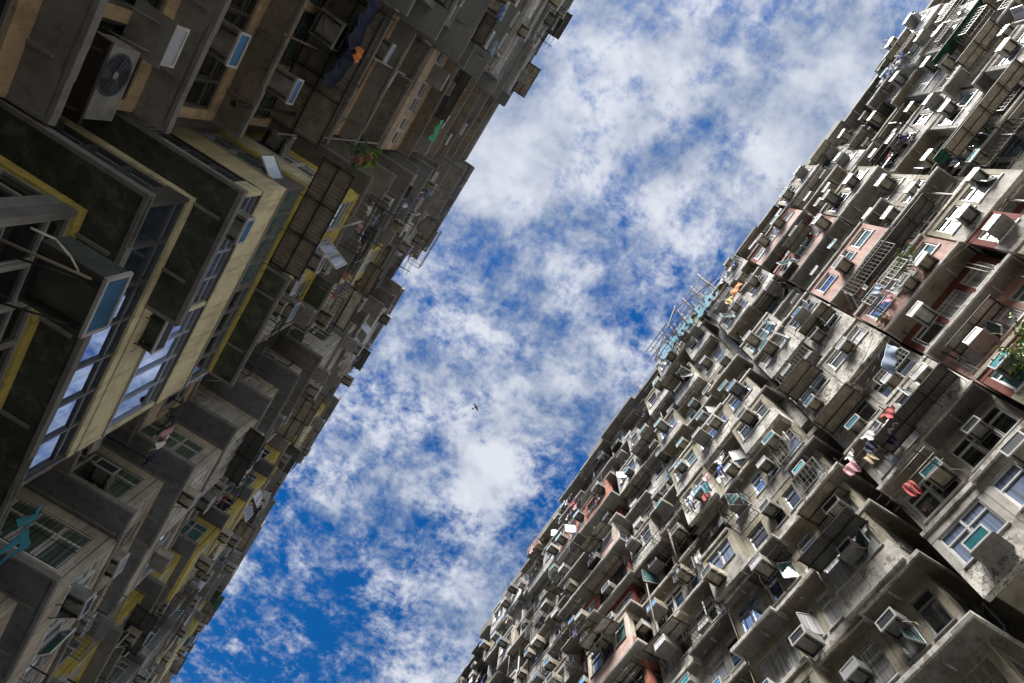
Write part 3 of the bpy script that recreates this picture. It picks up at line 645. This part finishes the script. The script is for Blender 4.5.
# ------------------------------------------------------------------ things placed one by one
fB = FX(1, -6.82, 0); G_AC = 'boxed air conditioners on the facades'
ac(FX(1, -4.12, 0), 4.0, 0, 6.77, 'bay', 14, ('ac_k','fin_b',.76,.46,.72,-1,False), 'large dark green boxed air conditioner with bright blue front above the lowest bay window', False)
ac(FX(1, -5.5, 0), 7.15, 0, 12.5, 'bay', 13, ('ac_k','fin_k',.86,.44,.62,1,False), 'dark green boxed air conditioner with dark front at the end of the second yellow eave', False)
ac(FX(1, -5.2, 0), 4.65, 0, 13.35, 'bay', 12, ('ac_g','fin_b',.6,.4,.52,1,False), 'grey boxed air conditioner with bright blue front at the corner of the cream bay', False)
ac(fB, 1.55, .05, 12.85, 'tan', 12, ('ac_g','fin_b',.66,.42,.66,0,False), 'grey boxed air conditioner with blue front on the tan wall, above the round fan condenser', False)
ac(fB, 1.85, .0, 11.05, 'tan', 13, ('ac_k','fin_w',.66,.42,.62,0,True), 'dark boxed air conditioner with silver front touching the round fan condenser', False)
c = clone(condenser_proto()) if ACN.get('cond') is not None or condenser_proto() else None
c.matrix_world = fB.mat(2.72, .04, 10.0) @ Matrix.Scale(1.38, 4); tag(c, 'big off-white condenser with round black fan on the tan wall', 'condenser', 'split air conditioner condensers')
for y, z, t in ((6.9, 15.35, 'pale'), (8.2, 16.6, 'teal')):
    ac(FX(1, -5.2, 0), y, .1, z+3.0, 'bay', 11, ('ac_g', 'fin_t' if t == 'teal' else 'fin_w', .66, .42, .66, 1, False), f'grey boxed air conditioner with {t} front under the yellow bay eaves', False)
# corrugated cage roof that wraps the yellow bay
awning(FX(1, -5.2, 0), 3.2, 6.45, 0, .95, 17.75, .05, 'bay', 11, 'corr', True, 'brown corrugated cage roof with black bars over the cream bay')
awning(FX(1, -6.82, 0), -.6, 3.05, 0, 1.5, 17.4, .1, 'tan', 11, 'corr', True, 'long brown corrugated cage roof with black bars on the tan block')
# clothes pole and hanging cloths on the near side
b = MB(); b.bar((-4.4, 3.7, 6.5), (-3.52, 3.68, 6.74), .018, 8); tag(b.build('clothes_pole', M['bamboo']), 'thin pale clothes pole beside the large dark green air conditioner', 'pole')
r_ = (0, 1, 0)
garment((-4.7, 10.5, 10.6), r_, 'bay', 12, 'shirt', 'teal', 1.1, 'teal cloth hanging below the reflecting bay windows, upper one')
garment((-4.6, 10.95, 10.5), (.5, 1), 'bay', 12, 'trousers', 'teal', 1.1, 'teal cloth hanging below the reflecting bay windows, lower one')
for i, (y, z, kd, cl) in enumerate(((9.5, 15.9, 'shirt', 'black'), (9.9, 15.9, 'trousers', 'black'), (10.3, 16., 'shirt', 'pink'), (10.7, 16., 'shirt', 'white'), (11.1, 16., 'trousers', 'navy'))):
    garment((-4.9, y+1.0, z), r_, 'bay', 11, kd, cl, 1.05, f"{cl} {kd} hanging over the rusty pipes beside the yellow bay{' , first' if i == 0 else ''}".replace(' ,', ','))
rack(FX(1, -6.7, 0), 10.4, 12.6, 0, 1.9, 16.0, 'bay', 11, 0)
for i in range(4): garment((-5.6, -.35+.5*i, 17.3), r_, 'tan', 11, 'sheet', 'navy', .75, f"{['first','second','third','fourth'][i]} of four navy sheets hanging in a row on the tan block")
garment((-5.3, .55, 16.9), r_, 'tan', 11, 'towel', 'orange', .9, 'orange towel hanging in front of the navy sheets')
rack(FX(1, -6.8, 0), -.6, 1.6, 0, 1.5, 17.3, 'tan', 11, 0)
garment((-4.9, 1.75, 29.), r_, 'tan', 7, 'sheet', 'green', 1.0, 'bright green cloth high on the tan block')
for i, cl in enumerate(('red','white','blue','red','sky')): garment((-4.2, 7.3+.28*i, 23.2), r_, 'bay', 9, 'shirt', cl, .8, f"{'pale blue' if cl == 'sky' else cl} shirt on the rack above the corrugated cage roof, {['first','second','third','fourth','fifth'][i]} of five")
plant((-4.5, 2.85, 17.9), .5, 240, ['leaf'], 'dark green plant on the corner of the corrugated cage roof', True)
plant((-4.4, 2.72, 18.4), .34, 160, ['leaf_y'], 'bright lime green plant on the ledge of the near side', True, leaf=.14)
plant((-4.5, 9.0, 28.0), .4, 120, ['leaf_y','leaf'], 'small yellow green plant high on the yellow bay block', True)
# far side
plant((13.45, -3.95, 26.6), .7, 300, ['leaf','leaf_y'], 'leafy potted plant on the pink ledge', True, leaf=.13)
plant((13.5, -2.7, 18.3), .95, 600, ['leaf_y','leaf'], 'bright green bush growing from a far ledge near the picture edge', False, leaf=.12, cat='bush', name='bush')
plant((13.7, -1.7, 25.8), .35, 120, ['leaf'], 'small dark plant on the lower corner of the pink wall', True)
fR = FX(-1, 13.95, 0)
awning(fR, -16.6, -14.4, 0, .35, 46.9, 1.1, 'upper', 1, 'corr_g', False, 'dark green roller awning under the roof of the upper far block')
awning(fR, -17.6, -14.2, -.1, .8, 38.6, .5, 'upper', 3, 'corr_g', True, 'long dark green awning on the upper far block, near the picture corner')
awning(FX(-1, 14.6, 0), -11.6, -8.7, .2, .8, 31.9, .5, 'upper', 6, 'corr_g', True, 'dark green awning under the brown cage roof')
awning(fR, -13.0, -8.9, 0, .8, 30.3, .1, 'upper', 6, 'corr', True, 'long brown corrugated cage roof with black bars on the upper far block')
awning(fR, -15.8, -13.6, 0, .8, 35.2, .1, 'upper', 5, 'corr', True, 'brown corrugated cage roof near the upper picture corner')
awning(fR, -6.8, -2.7, -.1, .85, 29.4, .2, 'pink', 7, 'corr_d', True, 'long black awning hanging over the pink walls')
awning(fR, -1.2, 1.9, 0, .9, 20.6, .1, 'pink', 10, 'corr_d', True, 'dark cage roof below the blue tarpaulin')
for i, (y, cl) in enumerate(((-15.0,'blue'),(-14.6,'white'),(-14.2,'sky'),(-13.8,'blue'),(-13.4,'white'))): garment((13.1, y, 42.6-.3*(i%2)), r_, 'upper', 2, 'shirt', cl, 1.3, f"{'pale blue' if cl == 'sky' else cl} shirt on the upper far block rack, {['first','second','third','fourth','fifth'][i]} of five")
rack(FX(-1, 13.9, 0), -15.3, -13.2, 0, 1.0, 42.6, 'upper', 2, 0)
for i, cl in enumerate(('red','white','purple','white','navy','tan','white','pink')): garment((13.0+.25*(i%3), .9+.3*i, 20.9), r_, 'plaster', 10, ['shirt','towel','trousers'][i%3], cl, 1.0, f"{cl} {['shirt','towel','trousers'][i%3]} on the crowded rack of the far side, {ORDS[i]} of eight")
rack(FX(-1, 13.9, 0), .8, 3.2, 0, 1.1, 20.95, 'plaster', 10, 0)
for i, cl in enumerate(('white','blue','white','pink','teal','red','white','grey')): garment((13.0+.25*(i%3), 6.9+.35*i, 28.1), r_, 'plaster', 7, ['shirt','trousers','towel'][i%3], cl, 1.1, f"{cl} {['shirt','trousers','towel'][i%3]} on the long rack of the plaster block, {ORDS[i]} of eight")
rack(FX(-1, 13.9, 0), 6.7, 9.8, 0, 1.1, 28.15, 'plaster', 7, 0)
garment((13.1, -.55, 23.3), (.3, 1), 'pink', 9, 'sheet', 'sky', .8, 'pale blue tarpaulin draped over the peeling wall')
garment((13.0, .6, 41.0), r_, 'pink', 3, 'sheet', 'orange', .8, 'orange sheet hanging below the bamboo scaffold')
garment((13.0, 1.35, 40.6), r_, 'pink', 3, 'towel', 'yellow', 1.2, 'yellow towel hanging below the bamboo scaffold')
for i, cl in enumerate(('blue','white','sky','white')): garment((13.2, -.6+.45*i, 44.9), r_, 'pink', 2, 'shirt', cl, 1.2, f"{'pale blue' if cl == 'sky' else cl} shirt beside the bamboo scaffold, {ORDS[i]} of four")
garment((13.6, 17.2, 36.5), r_, 'red', 4, 'sheet', 'yellow', .9, 'yellow sheet hanging on the red block')
# bamboo scaffold at the roof edge
sc = empty('bamboo_scaffold', (13.2, 4.3, 44.5)); tag(sc, 'bamboo scaffold with blue netting standing out from the far roof edge', 'scaffold')
so_ = Vector(sc.location)
def spole(p, q, r=.026):
    b = MB(); b.bar(Vector(p)-so_, Vector(q)-so_, r, 6); b.build('pole', M['bamboo'], sc)
for i in range(7):
    y = 1.4+i*.95+rnd.uniform(-.1, .1)
    for x in (12.75, 13.5): spole((x+rnd.uniform(-.06,.06), y, 43.6+rnd.uniform(-.5,.3)), (x+rnd.uniform(-.06,.06), y+rnd.uniform(-.1,.1), 48.2+rnd.uniform(-.4,.6)))
    spole((12.5, y+.1, 47.2+rnd.uniform(-.4,.4)), (14.2, y+.1, 47.1)); spole((12.55, y+.16, 45.2), (14.2, y+.16, 45.2))
for z in (44.2, 45.4, 46.6, 47.7):
    for x in (12.7, 13.45): spole((x, .9+rnd.uniform(-.4,.3), z+rnd.uniform(-.1,.1)), (x, 7.6+rnd.uniform(-.3,.5), z+rnd.uniform(-.1,.1)))
spole((12.6, 1.0, 44.), (12.6, 4.6, 48.)); spole((12.6, 7.5, 44.), (12.6, 4.0, 48.2))
for y0, y1, z0, z1 in ((1.4, 3.6, 44.0, 46.4), (3.9, 5.3, 44.8, 46.9), (5.5, 7.3, 44.9, 46.7)):
    b = MB(); n = 10
    for i in range(n):
        for j in range(6):
            f_ = lambda a, c: Vector((13.3+.06*math.sin(a*1.7+c*2.1), y0+(y1-y0)*a/n, z0+(z1-z0)*c/6))-so_
            if rnd.random() < .75: b.face([f_(i,j), f_(i+1,j), f_(i+1,j+1), f_(i,j+1)], 0, True)
    b.build('netting', M['tarp'], sc)
# rooftop bits on the skyline
for x, y, z in ((13.9,-17.5,47.5), (13.95,-16.9,47.5), (13.9,-6.5,47.5), (14.0,10.5,47.4), (-4.7,-6.4,46.9), (-4.7,-3.2,46.9), (-4.65,26.0,46.9)):
    b = MB(); h = rnd.uniform(.9, 1.6); dx = -.6 if x > 0 else .6
    b.bar((x,y,z), (x+dx*.5,y,z+h), .02, 6)
    for j in range(4): b.bar((x+dx*(.2+.09*j), y-.35+.05*j, z+h*(.45+.17*j)), (x+dx*(.2+.09*j), y+.35-.05*j, z+h*(.45+.17*j)), .01, 5)
    REG.append((b.build('aerial', M['iron']), 'aerial', 'thin dark rooftop aerial', 'tan' if x < 0 and y < 0 else ('yellow' if x < 0 else ('upper' if y < -8.5 else ('pink' if y < 3 else 'plaster'))), 1, y, 'rooftop aerials'))
b = MB(); b.box(-4.35, -4.0, 43.2, 44.2, 44.9, 45.6); b.box(-4.9, -4.35, 43.6, 43.8, 45.2, 45.35); tag(b.build('roof_tank', M['corr_g']), 'small green box sticking out from the far end of the near roof', 'box')
# bird
bd = MB(); n = 10
for i in range(8):
    t0, t1 = i/8, (i+1)/8; r0 = .075*math.sin(math.pi*min(1, t0*.9+.06))**.8; r1 = .075*math.sin(math.pi*min(1, t1*.9+.06))**.8
    bd.bar((0, -.3+.6*t0, 0), (0, -.3+.6*t1, 0), max(r0, .01), 8, 0, max(r1, .01))
for sx_ in (-1, 1):
    for j in range(4):
        a0, a1 = j/4, (j+1)/4; X = lambda a: sx_*(.04+.5*a); Zw = lambda a: .16*math.sin(a*2.2); c0 = lambda a: .1-.12*a*a; c1 = lambda a: -.12+.06*a
        bd.face([(X(a0), c0(a0), Zw(a0)), (X(a1), c0(a1), Zw(a1)), (X(a1), c1(a1) if j < 3 else c0(a1)-.03, Zw(a1)), (X(a0), c1(a0), Zw(a0))])
bd.face([(-.03,-.28,0), (.03,-.28,0), (.11,-.5,.01), (-.11,-.5,.01)])
bo = bd.build('bird', M['black']); bo.location = (6.77, 27.2, 70); bo.rotation_euler = (R(10), R(-25), R(205)); tag(bo, 'dark bird gliding alone against the clouds', 'bird')
BLOBS = [(-.08,.03,.15,.24), (.1,-.05,.25,.06), (.183,.484,.1,.3), (.0,1.1,.6,-.12), (.15,-.13,.13,-.12), (.22,-.3,.25,.14)]
EXPO = 1.42
MW = ((0.84253339, -0.53212635, -0.08354067), (-0.53423294, -0.80571381, -0.25577416), (0.0687943, 0.26012845, -0.96312021))   # rows: world x, y, z in camera axes
# ------------------------------------------------------------------ labels that single each thing out
ORD = ['first','second','third','fourth','fifth','sixth','seventh','eighth','ninth','tenth','eleventh','twelfth','thirteenth','fourteenth','fifteenth','sixteenth','seventeenth','eighteenth','nineteenth','twentieth']
BN = dict(upper='upper far block', pink='pink far block', plaster='plaster far block', red='red far block', corner='stained corner block', tan='tan near block', bay='yellow bay block', beige='beige near block', yellow='yellow-window block', end='end near block')
def cull():
    """leave out the repeats the photograph shows nothing of (outside the frame or wholly behind others)"""
    import numpy as np
    from mathutils.bvhtree import BVHTree
    bpy.context.view_layer.update()
    V = []; F = []; own = []; wn = []; wid = {}; wseen = {}; nv = 0; roots = {}; names = []
    cache = {}
    for ob in bpy.data.objects:
        if ob.type != 'MESH': continue
        r = ob
        while r.parent: r = r.parent
        if r.name not in roots: roots[r.name] = len(names); names.append(r.name)
        me = ob.data
        if me.name not in cache:
            co_ = np.empty(len(me.vertices)*3); me.vertices.foreach_get('co', co_); cache[me.name] = (co_.reshape(-1, 3), [tuple(p.vertices) for p in me.polygons])
        co_, fs = cache[me.name]; mw = np.array(ob.matrix_world)
        V.append(co_@mw[:3,:3].T+mw[:3,3]); F += [tuple(i+nv for i in f) for f in fs]; own += [roots[r.name]]*len(fs); w_ = ob if ob.name.startswith('window') and 'sur' not in ob.name else ob.parent; wn += [w_.name if w_ and w_.name.startswith('window') and w_.type == 'MESH' else '']*len(fs); nv += len(co_)
    Vn = np.concatenate(V); tree = BVHTree.FromPolygons(Vn.tolist(), F)
    cam = Matrix(MW); seen = {}
    step = 1.5
    py = .75
    while py < 683:
        px = .75
        while px < 1024:
            d = (cam@Vector((px-512, -(py-341.5), -672.))).normalized()
            h = tree.ray_cast(Vector((0,0,0)), d)
            if h[2] is not None: n_ = names[own[h[2]]]; seen[n_] = seen.get(n_, 0)+1; wseen[wn[h[2]]] = wseen.get(wn[h[2]], 0)+1
            px += step
        py += step
    return seen, wseen
SEEN, WSEEN = cull()
# past a hundred windows on one block: the least seen ones become a single part
for blk in (b1, b2, b3, b4, b5, l1, l2, l3, l4, l5):
    ws = sorted([c for c in blk.children if c.name.split('.')[0] == 'window'], key=lambda c: -WSEEN.get(c.name, 0))
    if len(ws) <= 99: continue
    mb = MB(); ml = []
    for c in ws[98:]:
        for ob in [c]+list(c.children):
            n0 = len(mb.v); mb.v += [tuple(v.co) for v in ob.data.vertices]
            for p in ob.data.polygons:
                mt = ob.data.materials[p.material_index]
                if mt not in ml: ml.append(mt)
                mb.f.append(tuple(i+n0 for i in p.vertices)); mb.m.append(ml.index(mt)); mb.s.append(False)
        for ob in list(c.children)+[c]: bpy.data.objects.remove(ob)
    o_ = mb.build('small_windows', ml, blk); o_.matrix_parent_inverse = Matrix.Translation(-blk.location); o_['kind'] = 'stuff'
keep = []; nac = 0
cnt = {}
for r in sorted(REG, key=lambda r: -SEEN.get(r[0].name, 0)):
    n_ = SEEN.get(r[0].name, 0); cnt[r[1]] = cnt.get(r[1], 0)+(n_ > 0)
    if n_ < 2 or (r[1] == 'air conditioner' and nac >= 292):
        for ch in list(r[0].children_recursive): bpy.data.objects.remove(ch)
        bpy.data.objects.remove(r[0])
    else:
        keep.append(r); nac += r[1] == 'air conditioner'
print('VISIBLE', cnt, nac); REG = keep
rows = {}
for r in REG: rows.setdefault((r[1], r[2], r[3], r[4]), []).append(r)
for key, l in rows.items():
    l.sort(key=lambda r: r[5])
    for i, (o, cat, desc, blk, k, y, grp) in enumerate(l):
        t = f"{desc}, {BN[blk]}, {ORD[min(k, 19)-1]} storey down"
        if len(l) > 1: t += f", {ORD[min(i, 19)]} along"
        tag(o, t, cat, grp)

# ------------------------------------------------------------------ sky, sun, camera
w = bpy.data.worlds.new('World'); scene.world = w; w.use_nodes = True; nt = w.node_tree; L = nt.links.new
bg = nt.nodes['Background']; bg.inputs['Strength'].default_value = .05
SUN_EL, SUN_AZ = R(56), Vector((-.70, -.714, 0)).normalized()
sky = nn(nt, 'ShaderNodeTexSky'); sky.sky_type = 'NISHITA'; sky.sun_disc = False; sky.sun_elevation = SUN_EL; sky.sun_rotation = math.atan2(SUN_AZ.x, SUN_AZ.y); sky.ozone_density = 3.; sky.dust_density = .3
hs = nn(nt, 'ShaderNodeHueSaturation'); hs.inputs['Hue'].default_value = .506; hs.inputs['Saturation'].default_value = 1.4; hs.inputs['Value'].default_value = 1.1; L(sky.outputs[0], hs.inputs['Color'])
tc = nn(nt, 'ShaderNodeTexCoord'); sx = nn(nt, 'ShaderNodeSeparateXYZ'); L(tc.outputs['Generated'], sx.inputs[0])
def mth(op, a, b=None, c=None):
    n = nn(nt, 'ShaderNodeMath', operation=op)
    for i, v in enumerate((a, b, c)):
        if v is None: continue
        if isinstance(v, (int, float)): n.inputs[i].default_value = v
        else: L(v, n.inputs[i])
    return n.outputs[0]
zc = mth('MAXIMUM', sx.outputs[2], .08); u = mth('DIVIDE', sx.outputs[0], zc); v = mth('DIVIDE', sx.outputs[1], zc)
cb = nn(nt, 'ShaderNodeCombineXYZ'); L(u, cb.inputs[0]); L(v, cb.inputs[1])
def mr(src, a, z, lo=0., hi=1., sm=True):
    n = nn(nt, 'ShaderNodeMapRange', clamp=True); n.interpolation_type = 'SMOOTHSTEP' if sm else 'LINEAR'
    for i, q in enumerate((a, z, lo, hi)): n.inputs[i+1].default_value = q
    L(src, n.inputs[0]); return n.outputs[0]
warp = nn(nt, 'ShaderNodeTexNoise', Scale=5., Detail=3.); L(cb.outputs[0], warp.inputs['Vector'])
wv = nn(nt, 'ShaderNodeVectorMath', operation='MULTIPLY_ADD'); L(warp.outputs['Color'], wv.inputs[0]); wv.inputs[1].default_value = (.045, .045, 0); L(cb.outputs[0], wv.inputs[2])
def noise(scale, det, rough, off=0, dist=0):
    mp = nn(nt, 'ShaderNodeMapping'); mp.inputs['Location'].default_value = (off, off*.7, off*.3); L(wv.outputs[0], mp.inputs['Vector'])
    n = nn(nt, 'ShaderNodeTexNoise', Scale=scale, Detail=det, Roughness=rough, Distortion=dist); L(mp.outputs[0], n.inputs['Vector']); return n.outputs[0]
n_big = noise(4.2, 3, .5, 3.1); n_puff = noise(21., 8, .68, 1.7, 0); n_fine = noise(52., 6, .7, 5.2)
def blob(px, py, r):
    a = mth('SUBTRACT', u, px); b = mth('SUBTRACT', v, py); d = mth('SQRT', mth('ADD', mth('MULTIPLY', a, a), mth('MULTIPLY', b, b))); return mr(d, r, 0.)
den = mth('ADD', mth('MULTIPLY', n_big, .55), mth('MULTIPLY', n_puff, .7)); den = mth('ADD', den, mth('MULTIPLY', n_fine, .3))
for px, py, r, s in BLOBS: den = mth('MULTIPLY_ADD', blob(px, py, r), s, den)
cov = mr(den, .60, .90)
thick = mr(den, .74, 1.08)
shade = noise(7., 4, .6, 9.)
cc = nn(nt, 'ShaderNodeMix', data_type='RGBA'); L(mth('MULTIPLY', mr(shade, .36, .64), mth('SUBTRACT', 1., mth('MULTIPLY', thick, .45))), cc.inputs[0]); cc.inputs[6].default_value = (6.1, 6.3, 6.8, 1); cc.inputs[7].default_value = (1.8, 2.4, 3.6, 1)
mx = nn(nt, 'ShaderNodeMix', data_type='RGBA'); L(mth('MULTIPLY', cov, .93), mx.inputs[0]); L(hs.outputs[0], mx.inputs[6]); L(cc.outputs[2], mx.inputs[7]); L(mx.outputs[2], bg.inputs['Color'])

sl = bpy.data.lights.new('sun', 'SUN'); sl.energy = 4.2; sl.angle = R(28); sl.color = (1., .95, .87); so = bpy.data.objects.new('sun', sl); col.objects.link(so)
sd = Vector((SUN_AZ.x*math.cos(SUN_EL), SUN_AZ.y*math.cos(SUN_EL), math.sin(SUN_EL))); so.rotation_euler = sd.to_track_quat('Z', 'Y').to_euler(); so.location = (0, 0, 80)

cd = bpy.data.cameras.new('camera'); cd.sensor_width = 36; cd.lens = 36*672/1024; cd.clip_start = .05; cd.clip_end = 2000
co = bpy.data.objects.new('camera', cd); col.objects.link(co)
co.matrix_world = Matrix(MW).to_4x4(); scene.camera = co
scene.view_settings.view_transform = 'Standard'; scene.view_settings.look = 'None'; scene.view_settings.exposure = EXPO; scene.view_settings.gamma = 1
scene.cycles.max_bounces = 6; scene.cycles.diffuse_bounces = 4; scene.cycles.glossy_bounces = 3; scene.cycles.use_denoising = True
